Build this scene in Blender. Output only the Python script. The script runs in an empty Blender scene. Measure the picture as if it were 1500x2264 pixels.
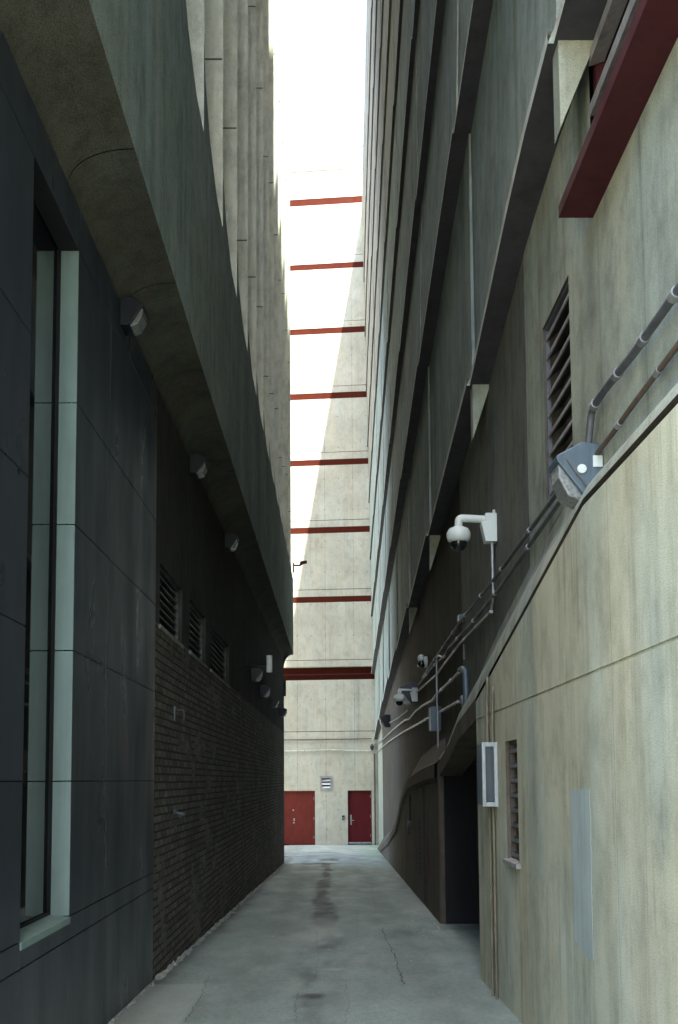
import bpy, bmesh, math, random
from mathutils import Vector, Matrix, noise
random.seed(7)
C = bpy.context.scene
R = math.radians

# ------------------------------------------------------------------ camera
# world: x right, y down the alley, z up; the camera's eye is the origin
F = 2100.0
PPX, PPY = 750.0, 1563.5
yc = Vector((728-PPX, -(1725-PPY), -F)).normalized()
z0 = Vector((-0.006, 1, 0))
zc = (z0 - z0.dot(yc)*yc).normalized()
xc = yc.cross(zc)
M = Matrix((xc, yc, zc))             # camera axes expressed in world axes
cam_data = bpy.data.cameras.new('camera')
cam = bpy.data.objects.new('camera', cam_data)
C.collection.objects.link(cam)
cam.matrix_world = Matrix(((xc.x, xc.y, xc.z, 0), (yc.x, yc.y, yc.z, 0), (zc.x, zc.y, zc.z, 0), (0, 0, 0, 1)))
cam_data.lens = F/2264*36
cam_data.sensor_width = 36
cam_data.sensor_fit = 'AUTO'
cam_data.shift_y = (PPY-1132)/2264
cam_data.clip_end = 1500
cam_data.clip_start = 0.05
C.camera = cam

# ------------------------------------------------------------------ light
SUN = Vector((-1, 2.5, -6.1)).normalized()       # direction the light travels
world = bpy.data.worlds.new('World'); C.world = world; world.use_nodes = True
wn = world.node_tree; bg = wn.nodes['Background']
sky = wn.nodes.new('ShaderNodeTexSky'); sky.sky_type = 'NISHITA'; sky.sun_disc = False
sky.sun_elevation = math.asin(-SUN.z)
sky.sun_rotation = math.atan2(-SUN.x, -SUN.y)
sky.air_density = 1.0; sky.dust_density = 3.0; sky.ozone_density = 1.0
wn.links.new(sky.outputs[0], bg.inputs[0]); bg.inputs[1].default_value = 0.15
sd = bpy.data.lights.new('sun', 'SUN'); sd.energy = 3.6; sd.angle = R(0.5); sd.color = (1, .95, .86)
so = bpy.data.objects.new('sun', sd); C.collection.objects.link(so)
so.rotation_euler = SUN.to_track_quat('-Z', 'Y').to_euler(); so.location = (10, -20, 60)
C.view_settings.view_transform = 'Standard'; C.view_settings.look = 'None'
C.view_settings.exposure = 3.0; C.view_settings.gamma = 1

# ------------------------------------------------------------------ helpers
def ray(px, py):
    d = Vector((px-PPX, -(py-PPY), -F))
    return Vector((xc.dot(d), yc.dot(d), zc.dot(d)))  # placeholder, replaced below
def ray(px, py):
    d = Vector((px-PPX, -(py-PPY), -F))
    # columns: world X,Y,Z in camera axes are xc,yc,zc
    return Vector((d.dot(xc), d.dot(yc), d.dot(zc)))
def at_x(px, py, fx):
    """point on a surface X = fx(Y, Z) seen at a photo point"""
    r = ray(px, py); Y = 10.0; Z = 0.0
    for _ in range(40):
        X = fx(Y, Z); t = X/r.x; Y = r.y*t; Z = r.z*t
    return Vector((X, Y, Z))
def at_y(px, py, fy):
    r = ray(px, py); X = 0
    for _ in range(20):
        t = fy(X)/r.y; X = r.x*t
    return r*t
def gz(Y):
    return -1.2-0.036*Y if Y > -4 else -1.2+0.144
def at_g(px, py):
    r = ray(px, py); t = -1.2/(r.z+0.036*r.y)
    return r*t

class MB:
    def __init__(s): s.bm = bmesh.new()
    def face(s, pts):
        return s.bm.faces.new([s.bm.verts.new(p) for p in pts])
    def box(s, a, b):
        x0, x1 = sorted((a[0], b[0])); y0, y1 = sorted((a[1], b[1])); z0_, z1 = sorted((a[2], b[2]))
        v = [s.bm.verts.new(p) for p in ((x0,y0,z0_),(x1,y0,z0_),(x1,y1,z0_),(x0,y1,z0_),(x0,y0,z1),(x1,y0,z1),(x1,y1,z1),(x0,y1,z1))]
        for f in ((3,2,1,0),(4,5,6,7),(0,1,5,4),(1,2,6,5),(2,3,7,6),(3,0,4,7)):
            s.bm.faces.new([v[i] for i in f])
        return s
    def prism(s, prof, d, o=(0,0,0)):
        """extrude polygon of 3D points by vector d"""
        o = Vector(o); d = Vector(d)
        a = [s.bm.verts.new(Vector(p)+o) for p in prof]; b = [s.bm.verts.new(Vector(p)+o+d) for p in prof]
        n = len(a)
        s.bm.faces.new(a[::-1]); s.bm.faces.new(b)
        for i in range(n): s.bm.faces.new((a[i], a[(i+1)%n], b[(i+1)%n], b[i]))
        return s
    def loft(s, rows, closed=False):
        vr = [[s.bm.verts.new(p) for p in r] for r in rows]
        for i in range(len(vr)-1):
            for j in range(len(vr[i])-1): s.bm.faces.new((vr[i][j], vr[i][j+1], vr[i+1][j+1], vr[i+1][j]))
        return s
    def tube(s, pts, r, n=10, bend=0.0):
        pts = [Vector(p) for p in pts]
        if bend > 0 and len(pts) > 2:
            q = [pts[0]]
            for i in range(1, len(pts)-1):
                a, b, c = pts[i-1], pts[i], pts[i+1]
                e = min(bend, (a-b).length*.45, (c-b).length*.45)
                p0 = b+(a-b).normalized()*e; p2 = b+(c-b).normalized()*e
                for k in range(6):
                    t = k/5; q.append(p0*(1-t)**2+b*2*t*(1-t)+p2*t*t)
            q.append(pts[-1]); pts = q
        rings = []; up = None
        for i, p in enumerate(pts):
            t = (pts[min(i+1, len(pts)-1)]-pts[max(i-1, 0)]).normalized()
            if up is None: up = t.orthogonal().normalized()
            up = (up-up.dot(t)*t).normalized(); w = t.cross(up)
            rings.append([s.bm.verts.new(p+(up*math.cos(2*math.pi*k/n)+w*math.sin(2*math.pi*k/n))*r) for k in range(n)])
        for i in range(len(rings)-1):
            for k in range(n): s.bm.faces.new((rings[i][k], rings[i][(k+1)%n], rings[i+1][(k+1)%n], rings[i+1][k]))
        s.bm.faces.new(rings[0][::-1]); s.bm.faces.new(rings[-1])
        return s
    def lathe(s, prof, o, axis=(0,0,1), n=20):
        """prof: (radius, height along axis)"""
        o = Vector(o); ax = Vector(axis).normalized(); u = ax.orthogonal().normalized(); w = ax.cross(u)
        rings = []
        for r, h in prof:
            if r < 1e-5: rings.append([s.bm.verts.new(o+ax*h)])
            else: rings.append([s.bm.verts.new(o+ax*h+(u*math.cos(2*math.pi*k/n)+w*math.sin(2*math.pi*k/n))*r) for k in range(n)])
        for a, b in zip(rings, rings[1:]):
            for k in range(n):
                k2 = (k+1) % n
                if len(a) == 1 and len(b) == 1: continue
                if len(a) == 1: s.bm.faces.new((a[0], b[k2], b[k]))
                elif len(b) == 1: s.bm.faces.new((a[k], a[k2], b[0]))
                else: s.bm.faces.new((a[k], a[k2], b[k2], b[k]))
        return s
    def build(s, name, mat, parent=None, bevel=0, smooth=False, base=None):
        bmesh.ops.recalc_face_normals(s.bm, faces=s.bm.faces)
        if base is not None: bmesh.ops.translate(s.bm, vec=-Vector(base), verts=s.bm.verts)
        me = bpy.data.meshes.new(name); s.bm.to_mesh(me); s.bm.free()
        me.materials.append(mat)
        if smooth:
            for p in me.polygons: p.use_smooth = True
            me.set_sharp_from_angle(angle=R(40))
        o = bpy.data.objects.new(name, me); C.collection.objects.link(o)
        if base is not None: o.location = base
        if bevel:
            b = o.modifiers.new('bevel', 'BEVEL'); b.width = bevel; b.segments = 2; b.limit_method = 'ANGLE'
        if parent is not None:
            o.parent = parent
            if parent.get('built_in_place'): o.matrix_parent_inverse = Matrix.Translation(-parent.location)
        return o
def tag(o, label=None, cat=None, group=None, kind=None):
    if label: o['label'] = label
    if cat: o['category'] = cat
    if group: o['group'] = group
    if kind: o['kind'] = kind
    return o
def empty(name, loc, label, cat, group=None):
    o = bpy.data.objects.new(name, None); C.collection.objects.link(o); o.location = loc
    o.empty_display_size = .1
    return tag(o, label, cat, group)
def copy_tree(o, parent=None):
    c = o.copy(); C.collection.objects.link(c); c.parent = parent
    for ch in list(o.children): copy_tree(ch, c)
    return c

# ------------------------------------------------------------------ materials
def newmat(name, rough=.8, metal=0.0):
    m = bpy.data.materials.new(name); m.use_nodes = True
    nt = m.node_tree; b = nt.nodes['Principled BSDF']
    b.inputs['Roughness'].default_value = rough; b.inputs['Metallic'].default_value = metal
    return m, nt, b
def nd(nt, t, **kw):
    n = nt.nodes.new(t)
    for k, v in kw.items():
        if k.startswith('i_'): n.inputs[k[2:].replace('_', ' ')].default_value = v
        else: setattr(n, k, v)
    return n
def coords(nt, scale=(1,1,1)):
    tc = nd(nt, 'ShaderNodeTexCoord'); mp = nd(nt, 'ShaderNodeMapping'); mp.inputs['Scale'].default_value = scale
    nt.links.new(tc.outputs['Object'], mp.inputs[0]); return mp.outputs[0]
def nz(nt, scale, freq, detail=4, rough=.55):
    n = nd(nt, 'ShaderNodeTexNoise'); n.inputs['Scale'].default_value = freq
    n.inputs['Detail'].default_value = detail; n.inputs['Roughness'].default_value = rough
    nt.links.new(coords(nt, scale), n.inputs['Vector']); return n.outputs['Fac']
def ramp(nt, fac, stops):
    r = nd(nt, 'ShaderNodeValToRGB'); els = r.color_ramp.elements
    while len(els) < len(stops): els.new(.5)
    for e, (p, c) in zip(els, stops):
        e.position = p; e.color = (*c, 1) if len(c) == 3 else c
    nt.links.new(fac, r.inputs[0]); return r.outputs[0]
def g(v): return (v, v, v)
def mul(nt, a, b, f=1.0, mode='MULTIPLY'):
    m = nd(nt, 'ShaderNodeMix', data_type='RGBA', blend_type=mode)
    if isinstance(f, float): m.inputs[0].default_value = f
    else: nt.links.new(f, m.inputs[0])
    for s_, v in ((6, a), (7, b)):
        if isinstance(v, tuple): m.inputs[s_].default_value = (*v, 1)
        else: nt.links.new(v, m.inputs[s_])
    return m.outputs[2]
def bump(nt, b, h, strength=.3, dist=.01):
    bp = nd(nt, 'ShaderNodeBump'); bp.inputs['Strength'].default_value = strength; bp.inputs['Distance'].default_value = dist
    nt.links.new(h, bp.inputs['Height']); nt.links.new(bp.outputs[0], b.inputs['Normal'])
def mth(nt, op, a, b=None, c=None):
    m = nd(nt, 'ShaderNodeMath', operation=op)
    for i, v in enumerate((a, b, c)):
        if v is None: continue
        if isinstance(v, (int, float)): m.inputs[i].default_value = v
        else: nt.links.new(v, m.inputs[i])
    return m.outputs[0]

def concrete(name, c0, c1, streak=.5, *, ties=True, boards=.0, axis='y', grain=.25, stains=.5, blotch=.35, seams=None):
    """weathered cast concrete: blotches, rain streaks that run down, board marks, tie holes"""
    m, nt, b = newmat(name, .88)
    b.inputs['Specular IOR Level'].default_value = .15
    base = ramp(nt, nz(nt, (1,1,1), .9, 5, .6), [(.3, c0), (.7, c1)])
    mask = ramp(nt, nz(nt, (1,1,.5), .8, 3, .5), [(.38, g(.15)), (.62, g(1))])
    sk = nz(nt, (1,1,.04), 2.6, 8, .68)
    base = mul(nt, base, mul(nt, g(1), ramp(nt, sk, [(.36, g(1-.75*streak)), (.50, g(1)), (.74, g(1+.15*streak))]), mask, 'MIX'))
    sk2 = nz(nt, (1,1,.03), 15, 4, .65)
    m2 = ramp(nt, nz(nt, (1,1,.8), 1.9, 3, .5), [(.45, g(0)), (.62, g(1))])
    base = mul(nt, base, mul(nt, g(1), ramp(nt, sk2, [(.36, g(1-.4*streak)), (.5, g(1))]), m2, 'MIX'))
    sp = nz(nt, (1,1,1), 3.2, 7, .72)
    base = mul(nt, base, ramp(nt, sp, [(.34, g(.87)), (.46, g(1)), (.66, g(1.04))]))
    tint = nz(nt, (1,1,.25), 1.7, 3, .5)
    base = mul(nt, base, ramp(nt, tint, [(.4, (1.0,.97,.86)), (.6, (.93,1.0,1.0))]), stains)
    base = mul(nt, base, ramp(nt, nz(nt, (1,1,.6), 6, 6, .7), [(.3, g(1-blotch)), (.55, g(1))]))
    gr = nz(nt, (1,1,1), 160, 2, .6)
    base = mul(nt, base, ramp(nt, gr, [(.3, g(1-grain)), (.7, g(1+grain*.4))]))
    pits = nd(nt, 'ShaderNodeTexVoronoi'); pits.inputs['Scale'].default_value = 9
    nt.links.new(coords(nt), pits.inputs['Vector'])
    base = mul(nt, base, ramp(nt, pits.outputs['Distance'], [(.03, g(.75)), (.05, g(1))]))
    h = gr
    if boards:
        w = nd(nt, 'ShaderNodeTexWave', wave_type='BANDS', bands_direction=axis.upper(), wave_profile='SAW')
        w.inputs['Scale'].default_value = boards; w.inputs['Distortion'].default_value = 0.25; w.inputs['Detail'].default_value = 2
        nt.links.new(coords(nt, (1,1,.1)), w.inputs['Vector'])
        base = mul(nt, base, ramp(nt, w.outputs['Fac'], [(0, g(.72)), (.06, g(1)), (.95, g(.93))]))
        h = mth(nt, 'ADD', mth(nt, 'MULTIPLY', w.outputs['Fac'], 1.2), gr)
    if seams:
        ax, period, off, width = seams
        sx = nd(nt, 'ShaderNodeSeparateXYZ'); nt.links.new(coords(nt), sx.inputs[0])
        v = sx.outputs['XYZ'.index(ax)]
        fr = mth(nt, 'FRACT', mth(nt, 'MULTIPLY', mth(nt, 'ADD', v, off), 1/period))
        ln = mth(nt, 'LESS_THAN', fr, width/period)
        base = mul(nt, base, mul(nt, g(1), g(.72), ln, 'MIX'))
        if not ties:
            nt.links.new(base, b.inputs['Base Color']); bump(nt, b, h, .35, .006); return m
        # tie holes
        zf = mth(nt, 'FRACT', mth(nt, 'MULTIPLY', mth(nt, 'ADD', sx.outputs[2], .0), 1/1.3))
        dz = mth(nt, 'MULTIPLY', mth(nt, 'SUBTRACT', zf, .5), 1.3)
        f2 = mth(nt, 'FRACT', mth(nt, 'MULTIPLY', mth(nt, 'ADD', v, off+period*.25), 2/period))
        dx = mth(nt, 'MULTIPLY', mth(nt, 'SUBTRACT', f2, .5), period/2)
        d = mth(nt, 'ADD', mth(nt, 'MULTIPLY', dx, dx), mth(nt, 'MULTIPLY', dz, dz))
        base = mul(nt, base, mul(nt, g(1), g(.55), mth(nt, 'LESS_THAN', d, .0006), 'MIX'))
    nt.links.new(base, b.inputs['Base Color'])
    bump(nt, b, h, .35, .006)
    return m
def paint(name, col, rough=.5, metal=0., dirt=.35, streak=.3, spec=.5):
    m, nt, b = newmat(name, rough, metal); b.inputs['Specular IOR Level'].default_value = spec
    base = mul(nt, col, ramp(nt, nz(nt, (1,1,.5), 5, 5, .65), [(.3, g(1-dirt)), (.6, g(1))]))
    base = mul(nt, base, ramp(nt, nz(nt, (1,1,.04), 24, 4, .6), [(.3, g(1-streak)), (.55, g(1))]))
    nt.links.new(base, b.inputs['Base Color'])
    nt.links.new(ramp(nt, nz(nt, (1,1,.3), 3, 3), [(.3, g(max(.05, rough-.1))), (.7, g(min(1, rough+.12)))]), b.inputs['Roughness'])
    if rough >= .4: bump(nt, b, nz(nt, (1,1,1), 90, 3), .08, .002)
    return m

M_end   = concrete('end wall concrete', (.42,.405,.32), (.53,.515,.42), .25, stains=.4, blotch=.15, seams=('X', 1.15, .12, .018))
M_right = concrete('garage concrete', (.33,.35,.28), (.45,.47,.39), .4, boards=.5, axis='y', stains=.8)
M_far   = concrete('brown garage concrete', (.068,.058,.046), (.10,.087,.07), .5, boards=1.6, axis='y', stains=.5)  # brown concrete, darkened further to carry the alley's shade
M_mid   = concrete('shade-toned garage concrete', (.16,.16,.13), (.235,.235,.195), .5, boards=.9, axis='y', stains=.6)  # light falloff down the wall put into stepped colours, this the middle one
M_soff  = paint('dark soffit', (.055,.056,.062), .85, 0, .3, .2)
M_gap   = paint('groove brown', (.075,.066,.05), .9)  # dull brown of grooves, rib joints and louvre blades
M_rwarm = concrete('warm garage concrete', (.25,.235,.19), (.34,.32,.265), .5, boards=1.4, axis='y', stains=.4)  # upper bands: warm bounce light put into the concrete's colour
M_rdark = concrete('garage upper concrete', (.25,.285,.26), (.36,.405,.375), .6, boards=1.4, axis='y', stains=.8)
M_lip   = concrete('lip concrete', (.52,.54,.47), (.66,.67,.59), .3, stains=.4)
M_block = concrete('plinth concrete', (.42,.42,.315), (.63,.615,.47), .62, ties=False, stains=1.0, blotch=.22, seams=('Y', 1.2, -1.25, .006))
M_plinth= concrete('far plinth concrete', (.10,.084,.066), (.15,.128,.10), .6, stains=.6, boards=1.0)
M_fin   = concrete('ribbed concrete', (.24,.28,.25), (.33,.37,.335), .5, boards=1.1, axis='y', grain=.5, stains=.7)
M_finr  = concrete('rib return concrete', (.60,.63,.54), (.72,.75,.65), .15, grain=.5, stains=.4)  # returns made paler than the ribs, putting the light they catch into colour
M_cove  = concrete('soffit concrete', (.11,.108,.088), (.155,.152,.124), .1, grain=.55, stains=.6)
M_dark  = concrete('smooth dark wall', (.06,.055,.05), (.085,.08,.072), .35, grain=.2)
M_panel = paint('charcoal cladding', (.033,.042,.057), .34, .0, .12, .10, .6)
M_jamb  = paint('pale metal jamb', (.24,.33,.305), .5, .1, .15, .12)
M_dj    = paint('joint black', (.012,.012,.014), .9)  # near-black of the panel joints and dark trim
M_red   = paint('red door paint', (.13,.020,.012), .55, 0, .25, .15, .2)
M_red2  = paint('bright red door paint', (.078,.004,.006), .5, 0, .2, .12, .2)
M_slot  = paint('slot halation red', (.065,.012,.006), .9, 0, .15, .1, .08)  # halation glow of the dark slots put into their colour
M_redst = paint('red steel', (.068,.018,.021), .6, 0, .25, .2, .15)
M_slat  = paint('grey slat metal', (.36,.34,.33), .5, .2)
M_galv  = paint('galvanised conduit', (.42,.43,.43), .42, .55, .4, .3)
M_gdark = paint('weathered conduit', (.14,.15,.16), .5, .4)
M_brown = paint('rusty conduit', (.13,.095,.07), .7, .1)
M_ochre = paint('painted pipe', (.20,.175,.11), .6, 0, .3)
M_white = paint('white plastic', (.62,.68,.63), .4, 0, .12, .05)
M_box   = paint('blue grey enamel', (.09,.13,.155), .45, .1, .25)
M_black = paint('black housing', (.018,.022,.03), .4, .1)
M_vent  = paint('pale vent frame', (.42,.47,.45), .5, .1)
M_bladeR= paint('louvre blade', (.26,.26,.24), .5, .3)
M_sill  = paint('concrete sill', (.34,.33,.29), .8)
M_patch = paint('grey blue overpaint', (.37,.425,.375), .75, 0, .2, .15)
M_hole  = paint('dark interior', (.012,.011,.011), 1.0)
def glassy(name, col, rough, ior):
    m, nt, b = newmat(name, rough); b.inputs['Base Color'].default_value = (*col, 1); b.inputs['IOR'].default_value = ior
    return m
M_glass = glassy('dark window glass', (.008,.01,.012), .04, 2.0)
M_dome  = glassy('smoked dome', (.01,.01,.012), .05, 1.6)
M_lens, _nt, _b = newmat('prismatic lens', .25)
_b.inputs['Transmission Weight'].default_value = .25
_w = nd(_nt, 'ShaderNodeTexVoronoi'); _w.inputs['Scale'].default_value = 60; _nt.links.new(coords(_nt), _w.inputs['Vector'])
_nt.links.new(ramp(_nt, _w.outputs['Distance'], [(0, (.15,.17,.165)), (.6, (.28,.30,.28))]), _b.inputs['Base Color']); bump(_nt, _b, _w.outputs['Distance'], .5, .004)

# brick
M_brick, nt, b = newmat('dark brick', .85)
tc = nd(nt, 'ShaderNodeTexCoord'); sx = nd(nt, 'ShaderNodeSeparateXYZ'); cx = nd(nt, 'ShaderNodeCombineXYZ')
nt.links.new(tc.outputs['Object'], sx.inputs[0]); nt.links.new(sx.outputs[1], cx.inputs[0]); nt.links.new(sx.outputs[2], cx.inputs[1])
br = nd(nt, 'ShaderNodeTexBrick'); br.inputs['Scale'].default_value = 1
br.inputs['Brick Width'].default_value = .19; br.inputs['Row Height'].default_value = .062
br.inputs['Mortar Size'].default_value = .009; br.inputs['Mortar Smooth'].default_value = .35; br.inputs['Bias'].default_value = -.1
br.inputs['Color1'].default_value = (.115,.10,.078,1); br.inputs['Color2'].default_value = (.205,.185,.145,1); br.inputs['Mortar'].default_value = (.03,.026,.022,1)
wob = nd(nt, 'ShaderNodeVectorMath', operation='ADD')
nn = nd(nt, 'ShaderNodeTexNoise'); nn.inputs['Scale'].default_value = 9; nt.links.new(tc.outputs['Object'], nn.inputs['Vector'])
sc_ = nd(nt, 'ShaderNodeVectorMath', operation='SCALE'); sc_.inputs['Scale'].default_value = .012
nt.links.new(nn.outputs['Color'], sc_.inputs[0]); nt.links.new(cx.outputs[0], wob.inputs[0]); nt.links.new(sc_.outputs[0], wob.inputs[1])
nt.links.new(wob.outputs[0], br.inputs['Vector'])
col = mul(nt, br.outputs['Color'], ramp(nt, nz(nt, (1,1,1), 1.5, 5), [(.3, g(.75)), (.7, g(1.15))]))
col = mul(nt, col, ramp(nt, nz(nt, (1,1,2.5), 15, 4, .7), [(.3, g(.55)), (.6, g(1.2))]))
# pale mortar smears here and there
pm = mth(nt, 'MULTIPLY', br.outputs['Fac'], ramp(nt, nz(nt, (1,.5,1), 3.5, 4, .6), [(.55, g(0)), (.66, g(1))]))
col = mul(nt, col, (.36,.35,.28), mth(nt, 'MULTIPLY', pm, .55), 'MIX')
nt.links.new(col, b.inputs['Base Color'])
bump(nt, b, mth(nt, 'ADD', mth(nt, 'SUBTRACT', 1.0, br.outputs['Fac']), mth(nt, 'MULTIPLY', nz(nt, (1,1,1), 45, 4, .7), .9)), 1.0, .02)

# alley slab
M_floor, nt, b = newmat('alley concrete', .8)
base = ramp(nt, nz(nt, (1,.6,1), .7, 6, .6), [(.25, (.215,.27,.24)), (.75, (.27,.335,.30))])
base = mul(nt, base, ramp(nt, nz(nt, (1,.35,1), 4, 6, .65), [(.3, g(.88)), (.6, g(1.04))]))
base = mul(nt, base, ramp(nt, nz(nt, (2.5,1,1), 12, 5, .7), [(.32, g(.82)), (.55, g(1))]))
base = mul(nt, base, ramp(nt, nz(nt, (1,1,1), 130, 2), [(.3, g(.75)), (.7, g(1.15))]))
base = mul(nt, base, ramp(nt, nz(nt, (1,1,1), 35, 4, .8), [(.34, g(.72)), (.44, g(1))]))
at = nd(nt, 'ShaderNodeAttribute', attribute_name='stain')
base = mul(nt, base, (.20,.17,.19), at.outputs['Fac'], 'MULTIPLY')
at2 = nd(nt, 'ShaderNodeAttribute', attribute_name='pale')
base = mul(nt, base, (.38,.42,.37), at2.outputs['Fac'], 'MIX')
at3 = nd(nt, 'ShaderNodeAttribute', attribute_name='moss')
base = mul(nt, base, (.80,.93,.74), at3.outputs['Fac'], 'MULTIPLY')
nt.links.new(base, b.inputs['Base Color'])
nt.links.new(ramp(nt, nz(nt, (1,.4,1), 3, 4), [(.35, g(.55)), (.6, g(.9))]), b.inputs['Roughness'])
bump(nt, b, nz(nt, (1,1,1), 60, 5, .7), .35, .006)
M_ground = concrete('ground', (.40,.39,.34), (.48,.47,.41), .0)
M_debris = paint('debris', (.40,.41,.36), .9)
M_crack = paint('crack filler', (.085,.09,.085), .95)

# ------------------------------------------------------------------ ground
def sheet(zoff, xs):
    mb = MB()
    prof = [(-250, gz(-4.1)), (-4, gz(-3.99)), (38.8, gz(38.8)), (45, gz(38.8)-.2), (300, gz(38.8)-.2)]
    mb.loft([[(x, y, z+zoff) for x in xs] for y, z in prof]); return mb
tag(sheet(-.02, (-250, 250)).build('ground', M_ground), kind='structure')
# alley slab as a fine grid that carries stain weights
me = bpy.data.meshes.new('pavement')
NX, NY = 84, 620
x_, X0, X1 = [], -1.62, 2.45
ys = [0.5+38.1*(j/NY)**1.15 for j in range(NY+1)]
vs, fs = [], []
for j in range(NY+1):
    for i in range(NX+1):
        x = X0+(X1-X0)*i/NX; y = ys[j]
        vs.append((x, y, gz(y)+.004*noise.noise((x*2, y*.7, 0))))
for j in range(NY):
    for i in range(NX):
        a = j*(NX+1)+i; fs.append((a, a+1, a+NX+2, a+NX+1))
me.from_pydata(vs, [], fs); me.materials.append(M_floor)
for n_ in ('stain', 'pale', 'moss'): me.attributes.new(n_, 'FLOAT', 'POINT')
def sm(e0, e1, v):
    t = max(0, min(1, (v-e0)/(e1-e0))); return t*t*(3-2*t)
fb = lambda x, y: noise.fractal((x, y, 3.3), 1.0, 2.0, 4)
st, pl, mo = [], [], []
puddles = [(at_g(725, 1884), .75, .5), (at_g(655, 1893), .9, .25), (at_g(728, 1901), .38, .9), (at_g(705, 1909), .6, .5)]
for (x, y, z) in vs:
    n1 = fb(x*6, y*1.6); n2 = fb(x*2, y*.7+9)
    xc0 = -.09+.03*math.sin(y*.7)+.05*n2
    w = .12+.10*sm(16, 10.5, y)+.10*n1
    s = sm(w, w*.45, abs(x-xc0))*sm(10.0, 11.2, y+n1*.5)*sm(25, 23, y)*(.75)
    s += .45*sm(.28, .0, abs(x-xc0))*sm(-.05, .35, n1)*sm(4, 6, y)*sm(11, 9.5, y)
    for p, a_, b_ in puddles:
        d = math.hypot((x-p.x)/a_, (y-p.y)/b_)+.35*n1
        s += .8*sm(1.0, .6, d)
    d = math.hypot((x+.086)/.17, (y-6.45)/.16)+.6*n1; s += .9*sm(1, .4, d)
    d = math.hypot((x-.88)/.35, (y-9.7)/.5)+.5*n1; s += .35*sm(1, .3, d)
    # tyre polish, darker band at the wall foot
    s += .16*sm(.25, .05, abs(abs(x-.05)-.62)+.1*n2)
    lx = -1.3 if y < 7.1 else -1.3+.0097*(y-7.1)
    s += .55*sm(.20+.1*n1, .0, x-lx); s += .35*sm(.22+.1*n1, .0, (1.0+.02*y)-x if y > 10 else 9)
    s += .18*sm(.1, .5, n2)
    st.append(min(1, max(0, s)))
    q = .35*sm(.2, .6, fb(x*1.2+5, y*.35+2))
    q += .5*sm(26, 34, y)  # paler toward the far end, glow of the sunlit walls put into colour
    q += .45*(1 if (x < -.86-.01*n1 and y < 6.95) else 0)
    d = math.hypot((x-.03)/.12, (y-7.55)/.07)+.5*n1; q += .5*sm(1, .5, d)
    pl.append(min(1, max(0, q)))
    mo.append(.8*sm(.9, .1, (1.0+.02*y)-x+.2*n1)*sm(20, 31, y) + .25*sm(.3, .0, (1.0+.02*y)-x)*sm(10, 14, y))
me.attributes['stain'].data.foreach_set('value', st); me.attributes['pale'].data.foreach_set('value', pl); me.attributes['moss'].data.foreach_set('value', mo)
pav = bpy.data.objects.new('pavement', me); C.collection.objects.link(pav); tag(pav, kind='structure')
for p_ in me.polygons: p_.use_smooth = True
# cracks: thin jagged ribbons on the slab
def crack(pix, w=.012, jag=.012, seg=14):
    P = [at_g(*p) for p in pix]; mb = MB(); pts = []
    for a, c_ in zip(P, P[1:]):
        for k in range(seg):
            t = k/seg; q = a.lerp(c_, t); q.x += jag*(random.random()-.5)*2; q.y += jag*(random.random()-.5)*3; pts.append(q)
    pts.append(P[-1]); rl, rr = [], []
    for i, p in enumerate(pts):
        d = (pts[min(i+1, len(pts)-1)]-pts[max(i-1, 0)]); d.z = 0; d.normalize(); nrm = Vector((-d.y, d.x, 0))
        ww = w*(.35+.65*random.random())*.5
        for l, s_ in ((rl, 1), (rr, -1)):
            q = p+nrm*ww*s_; q.z = gz(q.y)+.0065; l.append(q)
    mb.loft([rl, rr]); return mb
mb = MB()
cr = [([(846,2052),(853,2075),(869,2106),(884,2146),(893,2178)], .022), ([(460,2160),(447,2200),(420,2245),(405,2264)], .012),
      ([(655,2264),(654,2225),(660,2198),(700,2191)], .010), ([(430,2206),(520,2199),(610,2186)], .006),
      ([(893,2153),(960,2153),(1050,2149)], .008), ([(790,2020),(792,2052)], .008), ([(822,1960),(830,2010)], .008), ([(822,1961),(870,1957)], .006),
      ([(545,1972),(575,1970),(590,1967)], .02), ([(350,2172),(430,2168),(560,2172),(700,2166),(890,2170),(1062,2166)], .010), ([(560,1966),(690,1968),(800,1962),(905,1963)], .008), ([(765,2264),(770,2215),(762,2170)], .006), ([(700,2060),(705,2100),(698,2166)], .006)]
for pix, w in cr: crack(pix, w*.55).build('crack', M_crack, pav)
# broken mortar edge and crumbs along the foot of the brick wall
mb = MB()
def rock(mb, p, r):
    pts = [Vector(v) for v in ((1,0,0),(-1,0,0),(0,1,0),(0,-1,0),(0,0,1),(0,0,-.5))]
    v = [mb.bm.verts.new(Vector(p)+q*r*(.6+.8*random.random())) for q in pts]
    for f in ((0,2,4),(2,1,4),(1,3,4),(3,0,4),(2,0,5),(1,2,5),(3,1,5),(0,3,5)): mb.bm.faces.new([v[i] for i in f])
for i in range(420):
    y = 7.15+16.5*random.random()**1.5
    x = -1.3+.0097*(y-7.1)+.02+.035*random.random()**2
    rock(mb, (x, y, gz(y)+.004), .008+.018*random.random())
for i in range(200):
    y = 4.2+3*random.random(); rock(mb, (-1.285+.03*random.random()**2, y, gz(y)+.004), .004+.006*random.random())
for i in range(160):
    y = 5+26*random.random(); x = random.uniform(-1.2, 1.15)
    rock(mb, (x, y, gz(y)+.004), .003+.007*random.random())
for i in range(60):
    y = random.uniform(9.3, 12); rock(mb, (1.0+.02*y-.05-.25*random.random()**2, y, gz(y)+.004), .004+.01*random.random())
tag(mb.build('debris', M_debris), kind='stuff')

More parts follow.
